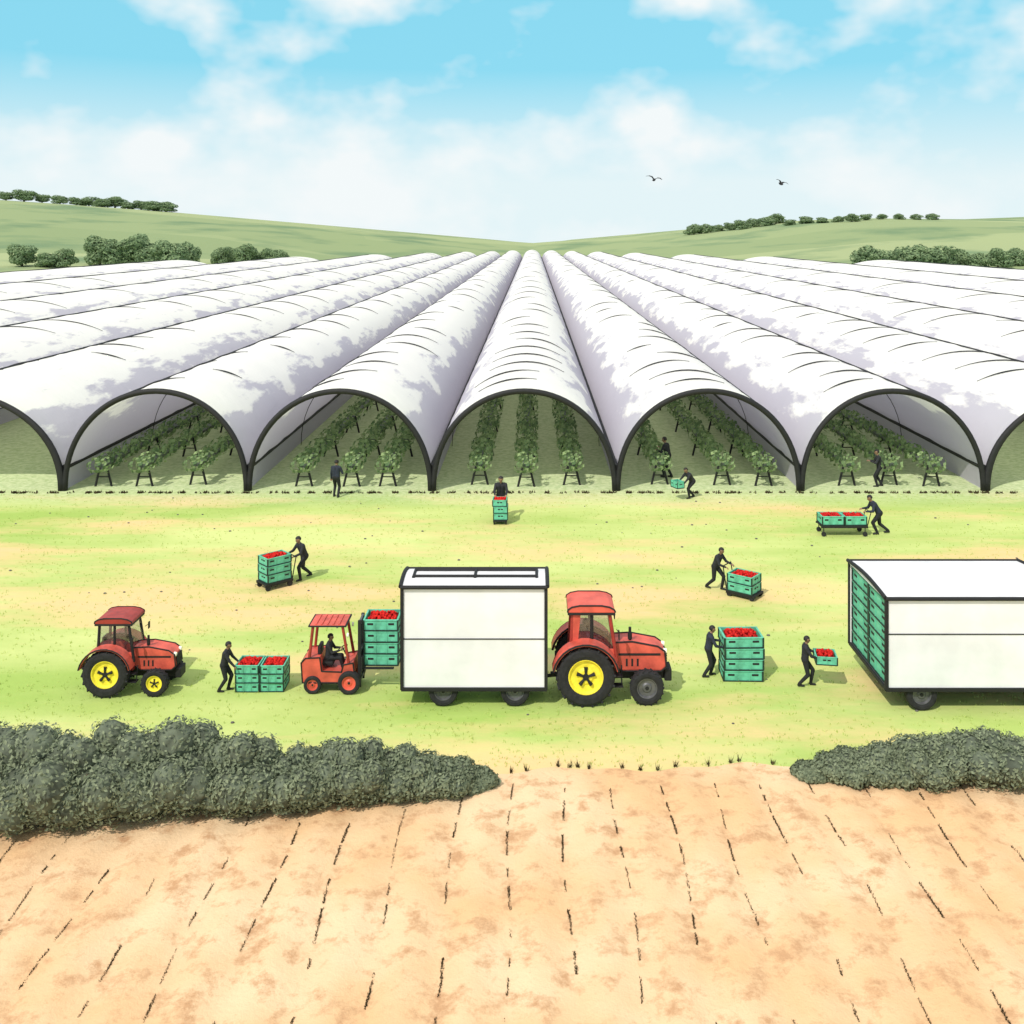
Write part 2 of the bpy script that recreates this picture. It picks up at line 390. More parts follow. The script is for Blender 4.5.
for k in range(-7, 8):
    ak = abs(k); wd = wid.get(ak, W); sg_ = 1 if k > 0 else -1
    Xc = -.45+W*k if ak <= 2 else -.45+sg_*(2.5*W+sum(wid[q] for q in range(3, ak))+wd/2)
    L = float(dend(abs(Xc)))-D0
    lab = names.get(k) or f"long broad white polytunnel, {ordn[ak-1]} to the {'left' if k<0 else 'right'} of the central tunnel"
    t = thing('polytunnel', lab, 'polytunnel', (Xc, D0, 0), 0, 'white polytunnels in parallel rows')
    hp = [0]
    while hp[-1] < L-6: hp.append(hp[-1]+3.4*((D0+hp[-1])/D0)**1.45*R.uniform(.85, 1.15))
    hp[-1] = L
    rows = []
    for a, b in zip(hp[:-1], hp[1:]):
        for q in range(4): rows.append((a+(b-a)*q/4, .016*math.sin(math.pi*q/4)))
    rows.append((L, 0)); NS = 28; V = []; F = []
    for j, (y, sg) in enumerate(rows):
        z0 = float(gbase(D0+y))
        for i in range(NS+1):
            x, z = arc(math.pi*i/NS, 1-sg*math.sin(math.pi*i/NS)+R.uniform(-.002, .002), wd); V.append((x, y-(.15 if j == 0 else 0), z+z0))
    for j in range(len(rows)-1):
        for i in range(NS): a = j*(NS+1)+i; F.append((a, a+1, a+NS+2, a+NS+1))
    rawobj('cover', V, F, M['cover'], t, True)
    o = lnk('front_hoop', front_me, t, (0, -.12, 0)); o.scale = (wd/W, 1, 1)
    for i, y in enumerate(hp[1:-1]):
        o = lnk('cover_strap', R.choice(strap_me), t, (0, y, float(gbase(D0+y)))); o.scale = (wd/W, 1, 1)
        if R.random() < .5: o.rotation_euler = (0, 0, math.pi)
        if ak <= 2 and i in (2, 6): lnk('inner_hoop', inner_me, t, (0, y, float(gbase(D0+y))))
    zL = float(gbase(D0+L))
    for s in (-1, 1):
        if s == -1 and k > -7: continue
        bm = B(); cyl(bm, (s*wd/2, -.05, 1.15), (s*wd/2, L, 1.25+zL), .15, .34, 8); obj('gutter', bm, M['black'], t)
    if ak >= 1:
        s_ = sg_; tt = rad({1:48, 2:66}.get(ak, 76)); x, z = arc(tt, 1.004, wd)
        bm = B(); cyl(bm, (s_*x, -.1, z), (s_*x, L, z+zL), .05, .15, 8); obj('edge_cord', bm, M['black'], t)
# ------------------------------------------------------------------ tabletop racks
V = []; F = []; LR = 35; y = -.25
while y < LR:
    cw_ = R.uniform(.36, .5); n_ = int(70 if y < 12 else 45)
    for _ in range(n_):
        v = Vector((R.gauss(0,1), R.gauss(0,1), R.gauss(0,1))).normalized()
        side = R.choice((-1, 1))*.2
        p = Vector((side+v.x*cw_, y+v.y*.36, 1.22+v.z*.36*(1 if v.z > 0 else 1.1)))
        nrm = (v+Vector((R.gauss(0,.35), R.gauss(0,.35), R.gauss(0,.35)))).normalized(); u = nrm.orthogonal().normalized(); q = nrm.cross(u); s = R.uniform(.09, .16)
        i = len(V); V += [tuple(p-u*s), tuple(p+q*s*.7), tuple(p+u*s), tuple(p-q*s*.7)]; F.append((i, i+1, i+2, i+3))
    y += R.uniform(1.0, 1.35)
crop_me = bpy.data.meshes.new('strawberry_plants'); crop_me.from_pydata(V, [], F); crop_me.materials.append(M['leafcrop'])
bm = B(); prism(bm, [(-.14,1.0),(.14,1.0),(.2,1.18),(-.2,1.18)], 0, LR); tr_me = bpy.data.meshes.new('trough'); bm.to_mesh(tr_me); bm.free(); tr_me.materials.append(M['trough'])
leg_me = []
for s in (-1, 1):
    bm = B(); cyl(bm, (s*.42, 0, 0), (s*.16, 0, 1.1), .06, .06, 7); me = bpy.data.meshes.new('leg'); bm.to_mesh(me); bm.free(); me.materials.append(M['black']); leg_me.append(me)
bm = B(); cyl(bm, (-.3, 0, .5), (.3, 0, .5), .03, .03, 7); br_me = bpy.data.meshes.new('cross_brace'); bm.to_mesh(br_me); bm.free(); br_me.materials.append(M['black'])
tn = {-2:'tunnel second left of centre', -1:'tunnel left of centre', 0:'central tunnel', 1:'tunnel right of centre', 2:'tunnel second right of centre'}
for k in range(-2, 3):
    offs = {-2:(-3.0,-.9,1.75), -1:(-2.0,.45,2.3), 0:(-2.3,.1,2.45), 1:(-2.3,.9,3.0), 2:(-2.0,.2,2.3)}[k]
    for q, ox in enumerate(offs):
        t = thing('growing_rack', f"strawberry rack on legs in the {tn[k]}, {('left','middle','right')[q]} row of three", 'plant rack', (-.45+W*k+ox, D0+.5+R.uniform(0,.5), 0), 0, 'raised strawberry racks inside the tunnels')
        t.rotation_euler = (math.atan(4/450), 0, 0)
        lnk('trough', tr_me, t, (0,0,0)); o = lnk('strawberry_plants', crop_me, t, (0,0,0)); o['kind'] = 'stuff'
        for y in (.15, 7, 14, 22):
            for m_ in leg_me: lnk('leg', m_, t, (0, y, 0))
            lnk('cross_brace', br_me, t, (0, y, 0))
# ------------------------------------------------------------------ wheels and vehicles
def wheel(par, c, r, w, rimmat, lug=True, star=False):
    bm = B()
    pr = [(.58*r,-.40*w),(.72*r,-.5*w),(.88*r,-.5*w),(.96*r,-.42*w),(.985*r,-.2*w),(.985*r,.2*w),(.96*r,.42*w),(.88*r,.5*w),(.72*r,.5*w),(.58*r,.40*w)]
    lathe(bm, pr+[pr[0]], c, 36)
    if lug:
        nl = 18
        for i in range(nl):
            for s in (-1, 1):
                a = 2*math.pi*(i+(.5 if s > 0 else 0))/nl
                rot = Matrix.Rotation(-a, 4, 'Y') @ Matrix.Rotation(s*.6, 4, 'X')
                box(bm, (c[0]+math.cos(a)*r*.975, c[1]+s*.25*w, c[2]+math.sin(a)*r*.975), (r*.07, w*.52, r*.07), 0, rot)
    bmesh.ops.recalc_face_normals(bm, faces=bm.faces)
    t = obj('wheel', bm, M['rubber'], par)
    bm = B()
    pr = [(.02*r,-.30*w),(.22*r,-.30*w),(.3*r,-.2*w),(.5*r,-.22*w),(.56*r,-.40*w),(.60*r,-.41*w),(.60*r,.41*w),(.56*r,.40*w),(.5*r,.22*w),(.3*r,.2*w),(.22*r,.30*w),(.02*r,.30*w)]
    lathe(bm, pr+[pr[0]], c, 32); bmesh.ops.recalc_face_normals(bm, faces=bm.faces)
    obj('rim', bm, rimmat, t)
    bm = B(); cyl(bm, (c[0], c[1]-.36*w, c[2]), (c[0], c[1]+.36*w, c[2]), r*.11, r*.11, 14)
    if star:
        for i in range(5):
            a = 2*math.pi*i/5+.3
            for s in (-1, 1):
                cyl(bm, (c[0]+.1*r*math.cos(a), c[1]+s*.33*w, c[2]+.1*r*math.sin(a)), (c[0]+.32*r*math.cos(a), c[1]+s*.29*w, c[2]+.32*r*math.sin(a)), r*.04, r*.07, 8)
    obj('hub', bm, M['black'], t)
    return t
def tractor(label, loc, scale=1):
    t = thing('tractor', label, 'tractor', loc, 0, 'red tractors facing right'); t.scale = (scale,)*3
    small = scale < 1
    for s in (-1, 1):
        wheel(t, (0, s*.72, .8), .8, .40, M['yellow'], True, True)
        wheel(t, (1.66, s*.68, .46), .46, .28, M['yellow'] if small else M['grey'], True, small)
    hood = [(.75,.92),(.75,1.52),(1.3,1.55),(2.0,1.42),(2.2,1.28),(2.24,.86),(2.1,.74),(1.0,.74)]
    b = B(); prism(b, hood, -.33, .33, .05); obj('hood', b, M['red'], t)
    for s in (-1, 1):
        b = B(); path(b, [(x, s*.33, z) for x, z in hood]+[(.75, s*.33, .92)], .024, 6); obj('hood_trim', b, M['black'], t)
        b = B()
        for x in (1.15, 1.3, 1.45): box(b, (x, s*.334, .98), (.05, .012, .2))
        box(b, (1.5, s*.334, 1.2), (1.15, .012, .06)); obj('side_vent', b, M['black'], t)
    b = B(); box(b, (2.235, 0, 1.04), (.05, .46, .36), .01)
    for i in range(5): box(b, (2.265, 0, .91+i*.065), (.02, .42, .02))
    obj('grille', b, M['black'], t)
    for s in (-1, 1):
        b = B(); cyl(b, (2.16, s*.25, 1.27), (2.25, s*.25, 1.26), .075, .07, 14); obj('headlight', b, M['lamp'], t)
    b = B(); box(b, (.9, 0, .62), (2.6, .36, .3), .03); box(b, (1.66, 0, .48), (.14, 1.15, .12), .02); box(b, (0, 0, .8), (.26, 1.1, .26), .03); box(b, (2.3, 0, .6), (.2, .5, .34), .03); obj('chassis', b, M['black'], t)
    b = B(); box(b, (.25, 0, .95), (1.15, 1.02, .34), .03); obj('cab_floor', b, M['darkred'], t)
    for s in (-1, 1):
        an = [rad(x) for x in range(12, 172, 12)]
        pr = [(.92*math.cos(a), .8+.92*math.sin(a)) for a in an]; pi = [(.86*math.cos(a), .8+.86*math.sin(a)) for a in an][::-1]
        b = B(); prism(b, pr+pi, s*.72-.23, s*.72+.23); f = obj('fender', b, M['red'], t)
        for e in (-.235, .235):
            b = B(); path(b, [(.9*math.cos(a), s*.72+e, .8+.9*math.sin(a)) for a in an], .026, 6); obj('fender_trim', b, M['black'], f)
    pts = [(.86, 1.5, .66, 2.42), (-.42, 1.3, -.34, 2.42), (.18, 1.1, .18, 2.42)]
    pm = M['black'] if small else M['darkred']
    for s in (-1, 1):
        for x0, z0, x1, z1 in pts:
            b = B(); cyl(b, (x0, s*.5, z0-.4), (x1, s*.47, z1), .05, .05, 8); obj('cab_pillar', b, M['black'] if x0 == .18 else pm, t)
        b = B(); prism(b, [(.84,1.3),(.66,2.4),(-.34,2.4),(-.42,1.3)], s*.485-.004, s*.485+.004); obj('side_window', b, M['glass'], t)
        b = B(); box(b, (.21, s*.5, 1.26), (1.2, .04, .32), .01); obj('door_panel', b, M['red'], t)
        b = B(); cyl(b, (.86, s*.5, 1.95), (.9, s*.72, 1.95), .012, .012, 6); box(b, (.9, s*.76, 1.9), (.03, .14, .24), .01); obj('mirror', b, M['black'], t)
        if not small:
            b = B(); prism(b, [(-.42,1.4),(-.34,2.4),(-.12,2.4),(-.22,1.4)], s*.505-.012, s*.505+.012); obj('rear_quarter_panel', b, M['red'], t)
    b = B(); box(b, (.755, 0, 1.92), (.008, .92, .98), 0, Matrix.Rotation(rad(-9), 4, 'Y')); obj('windscreen', b, M['glass'], t)
    b = B(); box(b, (-.37, 0, 1.92), (.008, .92, .98)); obj('rear_window', b, M['glass'], t)
    b = B(); prism(b, [(-.48,2.43),(-.47,2.51),(-.36,2.58),(-.15,2.62),(.45,2.62),(.66,2.58),(.79,2.51),(.82,2.43)], -.58, .58, .02); obj('cab_roof', b, M['darkred'] if small else M['red'], t)
    b = B(); box(b, (.17, 0, 2.395), (1.30, 1.16, .07), .01); obj('roof_trim', b, M['black'], t)
    for s in (-1, 1):
        b = B(); path(b, [(-.48, s*.575, 2.44), (-.47, s*.575, 2.51), (-.36, s*.575, 2.58), (-.15, s*.575, 2.62), (.45, s*.575, 2.62), (.66, s*.575, 2.58), (.79, s*.575, 2.51), (.82, s*.575, 2.44)], .024, 6)
        obj('roof_edge', b, M['black'], t)
    b = B(); box(b, (-.1, 0, 1.3), (.42, .46, .14), .05); box(b, (-.3, 0, 1.58), (.12, .44, .52), .05, Matrix.Rotation(rad(-8), 4, 'Y')); obj('seat', b, M['black'], t)
    b = B(); cyl(b, (.7, 0, 1.15), (.5, 0, 1.58), .025, .025, 8)
    pr = [Vector((.5, 0, 1.6))+Matrix.Rotation(rad(-25), 3, 'Y') @ Vector((.17*math.cos(a), .17*math.sin(a), 0)) for a in [i*math.pi/8 for i in range(17)]]
    path(b, pr, .016, 6); obj('steering_wheel', b, M['black'], t)
    b = B(); cyl(b, (1.25, -.2, 1.5), (1.25, -.2, 1.9), .04, .04, 10); cyl(b, (1.25, -.2, 1.58), (1.25, -.2, 1.76), .06, .06, 12); obj('exhaust', b, M['black'], t)
    b = B(); box(b, (.86, -.62, .48), (.32, .26, .03), .005); box(b, (.86, -.6, .74), (.3, .2, .03), .005); cyl(b, (.73,-.62,.46), (.73,-.5,.98), .018); cyl(b, (.99,-.62,.46), (.99,-.5,.98), .018); obj('step', b, M['black'], t)
    b = B(); cyl(b, (-.3, 0, .6), (-.86, 0, .52), .05, .05, 8); box(b, (-.86, 0, .52), (.16, .16, .1), .02); obj('hitch', b, M['black'], t)
    return t
X, d = P(586, 708); tractor('red tractor with yellow rear hubs coupled to the white box trailer', (X, d+.92, 0))
X, d = P(103, 700); t2 = tractor('smaller red tractor with four yellow hubs standing alone at the left edge', (X, d+.8, 0), .80)
def trailer(label, x0, x1, y0, y1, z0, z1, whx, wr, openleft=False, seams=(.5,)):
    t = thing('box_trailer', label, 'trailer', (x0, y0, 0), 0, 'white box trailers on the grass')
    L = x1-x0; D = y1-y0; Hh = z1-z0
    if openleft:
        th = .05
        b = B(); box(b, (L/2, th/2, z0+Hh/2), (L, th, Hh), .01); obj('side_wall', b, M['white'], t)
        b = B(); box(b, (L/2, D-th/2, z0+Hh/2), (L, th, Hh), .01); obj('side_wall', b, M['white'], t)
        b = B(); box(b, (L-th/2, D/2, z0+Hh/2), (th, D-2*th-.006, Hh-.01)); obj('end_wall', b, M['white'], t)
        b = B(); box(b, (L/2, D/2, z0+th/2), (L-.02, D-2*th-.006, th)); obj('floor_panel', b, M['grey'], t)
    else:
        b = B(); box(b, (L/2, D/2, z0+Hh/2), (L, D, Hh), .03); obj('body_panel', b, M['white'], t)
    ns = 10; bow = .10
    prof = [(D*i/ns, z1+.06+bow*math.sin(math.pi*i/ns)) for i in range(ns+1)]
    V = []; F = []
    for x in (-.03, L+.03):
        V += [(x, -.03+(D+.06)*i/ns, p[1]) for i, p in enumerate(prof)]+[(x, D+.03, z1+.004), (x, -.03, z1+.004)]
    n = ns+3
    for i in range(n): F.append((i, (i+1) % n, n+(i+1) % n, n+i))
    F += [tuple(range(n))[::-1], tuple(range(n, 2*n))]
    rawobj('roof', V, F, M['tarp'], t)
    b = B(); r = .055; zt = z1+.05
    for yy in (-.045, D+.045): cyl(b, (-.04, yy, zt), (L+.04, yy, zt), r, r, 8)
    for xx in (-.04, L+.04): path(b, [(xx, -.045+(D+.09)*i/ns, zt+bow*math.sin(math.pi*i/ns)+.02) for i in range(ns+1)], r, 8)
    if not openleft:
        for q in (.35, .72): cyl(b, (.25, D*q, z1+.17), (L-.25, D*q, z1+.17), .045, .045, 8)
        for xx in (.25, L*.5, L-.25): cyl(b, (xx, D*.3, z1+.17), (xx, D*.78, z1+.17), .04, .04, 8)
    obj('roof_edge', b, M['black'], t)
    for xx in (0, L):
        for yy in (0, D):
            b = B(); box(b, (xx, yy, z0+Hh/2), (.09, .09, Hh+.02), .012); obj('corner_post', b, M['black'], t)
    b = B()
    for yy in (-.012, D+.012): box(b, (L/2, yy, z0+.0), (L+.04, .06, .10), .01)
    box(b, (0, D/2, z0), (.06, D, .10), .01); box(b, (L, D/2, z0), (.06, D, .10), .01); obj('base_rail', b, M['black'], t)
    for f in seams:
        for yy in (-.006, D+.006):
            b = B(); box(b, (L/2, yy, z0+Hh*f), (L-.06, .02, .026)); obj('side_seam', b, M['black'], t)
    b = B(); box(b, (L/2, D*.3, z0-.12), (L-.3, .1, .16), .01); box(b, (L/2, D*.7, z0-.12), (L-.3, .1, .16), .01)
    for w_ in whx: box(b, (w_-x0, D/2, wr), (.1, D-.3, .1), .01)
    obj('chassis', b, M['black'], t)
    for w_ in whx:
        for yy in (.16, D-.16): wheel(t, (w_-x0, yy, wr), wr, .26, M['grey'], False)
    return t
f_ = .0269
tr1 = trailer('white closed box trailer coupled behind the right-hand red tractor', (402-533)*f_, (546-533)*f_, 26.9, 28.35, .50, 3.20, ((443-533)*f_, (515-533)*f_), .40)
b = B(); L1 = (546-402)*f_
cyl(b, (L1, .92, .46), (L1+.45, .92, .5), .05, .05, 8); obj('drawbar', b, M['black'], tr1)
X0, Y0, X1, Y1, Z0, Z1 = 9.42, 26.65, 14.4, 29.75, .60, 2.98
trailer('white box trailer at the right edge with its open end full of green crates', X0, X1, Y0, Y1, Z0, Z1, ((921-533)*.02665+.05, 13.6), .42, True, (.62,))
# ------------------------------------------------------------------ crates
def crate_proto():
    b = B(); w, dp, h, th = 1.0, .8, .3, .03
    box(b, (0, 0, .02), (w-.06, dp-.06, .03))
    for s in (-1, 1):
        box(b, (0, s*(dp/2-th/2), h/2), (w, th, h-.012), .006)
        box(b, (s*(w/2-th/2), 0, h/2), (th, dp-2*th-.002, h-.012), .006)
    for x in (-.16, .16):
        for s in (-1, 1): box(b, (x, s*(dp/2+.006), h*.42), (.035, .014, h*.72))
    for s in (-1, 1): box(b, (s*(w/2+.006), 0, h*.42), (.014, .035, h*.72))
    t = obj('crate', b, M['crate'])
    b = B()
    for s in (-1, 1):
        box(b, (0, s*(dp/2+.008), h-.022), (w+.03, .022, .026)); box(b, (s*(w/2+.008), 0, h-.022), (.022, dp, .026))
    obj('rim', b, M['crate'], t)
    for s in (-1, 1):
        for x in (-.31, .31):
            b = B(); box(b, (x, s*(dp/2+.003), h*.60), (.17, .012, .05)); obj('handle_slot', b, M['black'], t)
        b = B(); box(b, (s*(w/2+.003), 0, h*.60), (.012, .3, .05)); obj('handle_slot', b, M['black'], t)
        for x in (-1, 1):
            b = B(); box(b, (x*(w/2+.004), s*(dp/2+.004), h*.5), (.045, .045, h*.9)); obj('corner_strip', b, M['cratedark'], t)
    b = B()
    for s in (-1, 1):
        box(b, (0, s*(dp/2+.010), .014), (w+.02, .02, .034)); box(b, (s*(w/2+.010), 0, .014), (.02, dp, .034))
    obj('base_lip', b, M['cratedark'], t)
    return t
CP = crate_proto(); tag(CP, 'x', 'crate', 'green fruit crates'); cp_used = [False]
def crate(loc, rz, size, label, tilt=0):
    if not cp_used[0]: o = CP; cp_used[0] = True; o['label'] = label
    else: o = dup(CP, label)
    o.location = loc; o.rotation_euler = (0, tilt, rz); o.scale = (size[0]/1.05, size[1]/.85, size[2]/.3)
    return o
def berries(loc, rz, size, label, n=110, tilt=0):
    bm = B(); w, dp = size
    for _ in range(n):
        x = R.uniform(-.43, .43)*w; y = R.uniform(-.42, .42)*dp; r = R.uniform(.032, .05)
        z = .05*(1-(2*x/w)**2)*(1-(2*y/dp)**2)+R.uniform(-.01, .02)
        bmesh.ops.create_icosphere(bm, subdivisions=1, radius=r, matrix=Matrix.Translation((x, y, z)) @ Matrix.Diagonal((1, 1, 1.15, 1)))
    box(bm, (0, 0, -.03), (w*.9, dp*.88, .03))
    o = obj('strawberries', bm, M['berry'], smooth=True); o.location = loc; o.rotation_euler = (0, tilt, rz)
    return tag(o, label, 'strawberries', 'heaps of strawberries', 'stuff')
def stack(c, rz, cols, layers, size, where, z0=0, top=True, nms=('left','right')):
    w, dp, h = size
    for q in range(cols):
        off = (q-(cols-1)/2)*w
        cx = c[0]+off*math.cos(rz); cy = c[1]+off*math.sin(rz)
        for j in range(layers):
            side = f', {nms[q]} column' if cols > 1 else ''
            pos = 'top' if j == layers-1 else ('bottom' if j == 0 else ordn[j]+' from the bottom')
            crate((cx+R.uniform(-.02,.02), cy+R.uniform(-.015,.015), z0+j*h), rz+R.uniform(-.03, .03), (w*.975, dp, h), f'green crate {where}{side}, {pos}')
        if top: berries((cx, cy, z0+layers*h-.055), rz, (w*.86, dp*.84), f"red strawberries heaped on the stack {where}{' , '+nms[q]+' column' if cols>1 else ''}".replace(' ,', ','))
X, d = P(259, 693); stack((X, d+.38), 0, 2, 3, (.69, .72, .25), 'pushed by the left worker')
LD = 27.95; XL = (381-533)*(LD)/1000
stack((XL, LD+.45), 0, 1, 4, (1.02, .85, .325), 'raised on the forklift', z0=.66)
X, d = P(744, 682); stack((X, d+.42), 0, 1, 4, (1.18, .85, .315), 'on the grass right of the tractor')
cw = (Y1-Y0-.16)/2
for q in range(2):
    for j in range(6):
        pos = 'top' if j == 5 else ('bottom' if j == 0 else ordn[j]+' from the bottom')
        crate((X0+.53, Y0+.08+cw*(q+.5), Z0+.055+j*.372), math.pi/2, (cw*.985, 1.0, .37), f"green crate in the open trailer end, {('near','far')[q]} column, {pos}")
def trolley(label, loc, rz, w, dp, ht=.26):
    t = thing('trolley', label, 'trolley', (*loc, 0), rz, 'low picking trolleys')
    b = B(); box(b, (0, 0, ht-.03), (w, dp, .05), .01); box(b, (0, dp/2-.03, ht-.07), (w, .04, .05)); box(b, (0, -dp/2+.03, ht-.07), (w, .04, .05)); obj('platform', b, M['black'], t)
    for sx in (-1, 1):
        for sy in (-1, 1):
            b = B(); c = (sx*(w/2-.12), sy*(dp/2-.05), .1); cyl(b, (c[0], c[1]-.03, .1), (c[0], c[1]+.03, .1), .1, .1, 16); cyl(b, (c[0], c[1], .1), (c[0], c[1], ht-.05), .02, .02, 6); obj('wheel', b, M['rubber'], t)
    b = B(); x = -w/2-.04; path(b, [(x+.05, -dp*.4, ht-.03), (x-.1, -dp*.4, 1.0), (x-.1, dp*.4, 1.0), (x+.05, dp*.4, ht-.03)], .02, 8); obj('handle', b, M['black'], t)
    return t
X, d = P(272, 590); azA = rad(222); trolley('low trolley carrying crates on the left part of the grass', (X, d+.4), azA, 1.1, .75)
stack((X, d+.4), azA, 1, 3, (1.0, .72, .30), 'on the trolley in the left grass', z0=.262)
X, d = P(747, 600); azB = rad(-38); trolley('low trolley carrying crates beside the worker above the right stack', (X, d+.4), azB, 1.1, .75, .2)
stack((X, d+.4), azB, 1, 2, (1.0, .75, .31), 'on the trolley above the right tractor', z0=.202)
X, d = P(845, 537); XCt, YCt = X, d+.45
trolley('long trolley with two crates near the right edge tunnel', (XCt, YCt), math.pi, 2.0, .85, .46)
stack((XCt, YCt), 0, 2, 1, (.98, .8, .40), 'on the long right trolley', z0=.462)
X, d = P(500, 525); XD, YD = X, d+.35
trolley('small trolley with narrow crates pushed below the central tunnel', (XD, YD), rad(-90), .75, .62, .2)
stack((XD, YD), rad(-90), 1, 3, (.7, .66, .3), 'on the trolley before the central tunnel', z0=.202)
# ------------------------------------------------------------------ forklift
X, d = P(330, 695); FX = X; FY = d+.5
t = thing('forklift', 'red forklift with overhead guard lifting a stack of green crates', 'forklift', (FX, FY, 0))
for s in (-1, 1):
    wheel(t, (-.5, s*.38, .25), .25, .2, M['red'], False); wheel(t, (.52, s*.42, .32), .32, .22, M['red'], False)
shell = [(-.78,.3),(-.82,.85),(-.7,.98),(-.3,1.0),(-.25,.62),(.3,.6),(.35,.8),(.62,.85),(.66,.55),(.3,.3)]
b = B(); prism(b, shell, -.42, .42, .03); obj('body_shell', b, M['red'], t)
for s in (-1, 1):
    b = B(); path(b, [(x, s*.42, z) for x, z in shell+shell[:1]], .02, 6); obj('body_trim', b, M['black'], t)
b = B(); box(b, (-.05, 0, .3), (1.3, .5, .22), .02); obj('chassis', b, M['black'], t)
b = B(); box(b, (-.82, 0, .68), (.05, .6, .3), .01); obj('counterweight_grille', b, M['black'], t)
for s in (-1, 1):
    for a, c in (((-.6, .95), (-.5, 1.85)), ((.5, .8), (.32, 1.85))):
        b = B(); cyl(b, (a[0], s*.38, a[1]), (c[0], s*.36, c[1]), .042, .042, 8); obj('guard_post', b, M['darkred'], t)
b = B(); box(b, (-.09, 0, 1.87), (.98, .84, .045), .015)
for i in range(5): box(b, (-.42+i*.16, 0, 1.905), (.04, .74, .03))
obj('overhead_guard', b, M['red'], t)
b = B(); path(b, [(-.6,-.43,1.87),(.42,-.43,1.87),(.42,.43,1.87),(-.6,.43,1.87),(-.6,-.43,1.87)], .025, 6); obj('guard_trim', b, M['black'], t)
b = B(); box(b, (-.18, 0, .74), (.42, .44, .12), .04); box(b, (-.36, 0, 1.0), (.1, .42, .46), .04); obj('seat', b, M['black'], t)
b = B(); cyl(b, (.42, 0, .8), (.26, 0, 1.1), .02); path(b, [Vector((.26, 0, 1.11))+Matrix.Rotation(rad(-28), 3, 'Y') @ Vector((.14*math.cos(a), .14*math.sin(a), 0)) for a in [i*math.pi/7 for i in range(15)]], .014, 6); obj('steering_wheel', b, M['black'], t)
for s in (-1, 1):
    b = B(); box(b, (.78, s*.28, 1.06), (.09, .07, 1.85), .01); obj('mast_rail', b, M['black'], t)
    b = B(); cyl(b, (.45, s*.4, 1.62), (.5, s*.4, 1.62), .06, .06, 12); obj('headlight', b, M['lamp'], t)
b = B()
for z in (.3, 1.1, 1.94): box(b, (.79, 0, z), (.06, .5, .07), .01)
cyl(b, (.76, 0, .3), (.76, 0, 1.8), .035, .035, 10); obj('mast_cylinder', b, M['grey'], t)
b = B(); box(b, (.85, 0, .78), (.04, .72, .4), .01)
for s in (-1, 1): box(b, (1.28, s*.24, .635), (.9, .1, .035), .005)
for s in (-1, 1): box(b, (.88, s*.24, .80), (.035, .1, .36), .005)
obj('fork_carriage', b, M['black'], t)
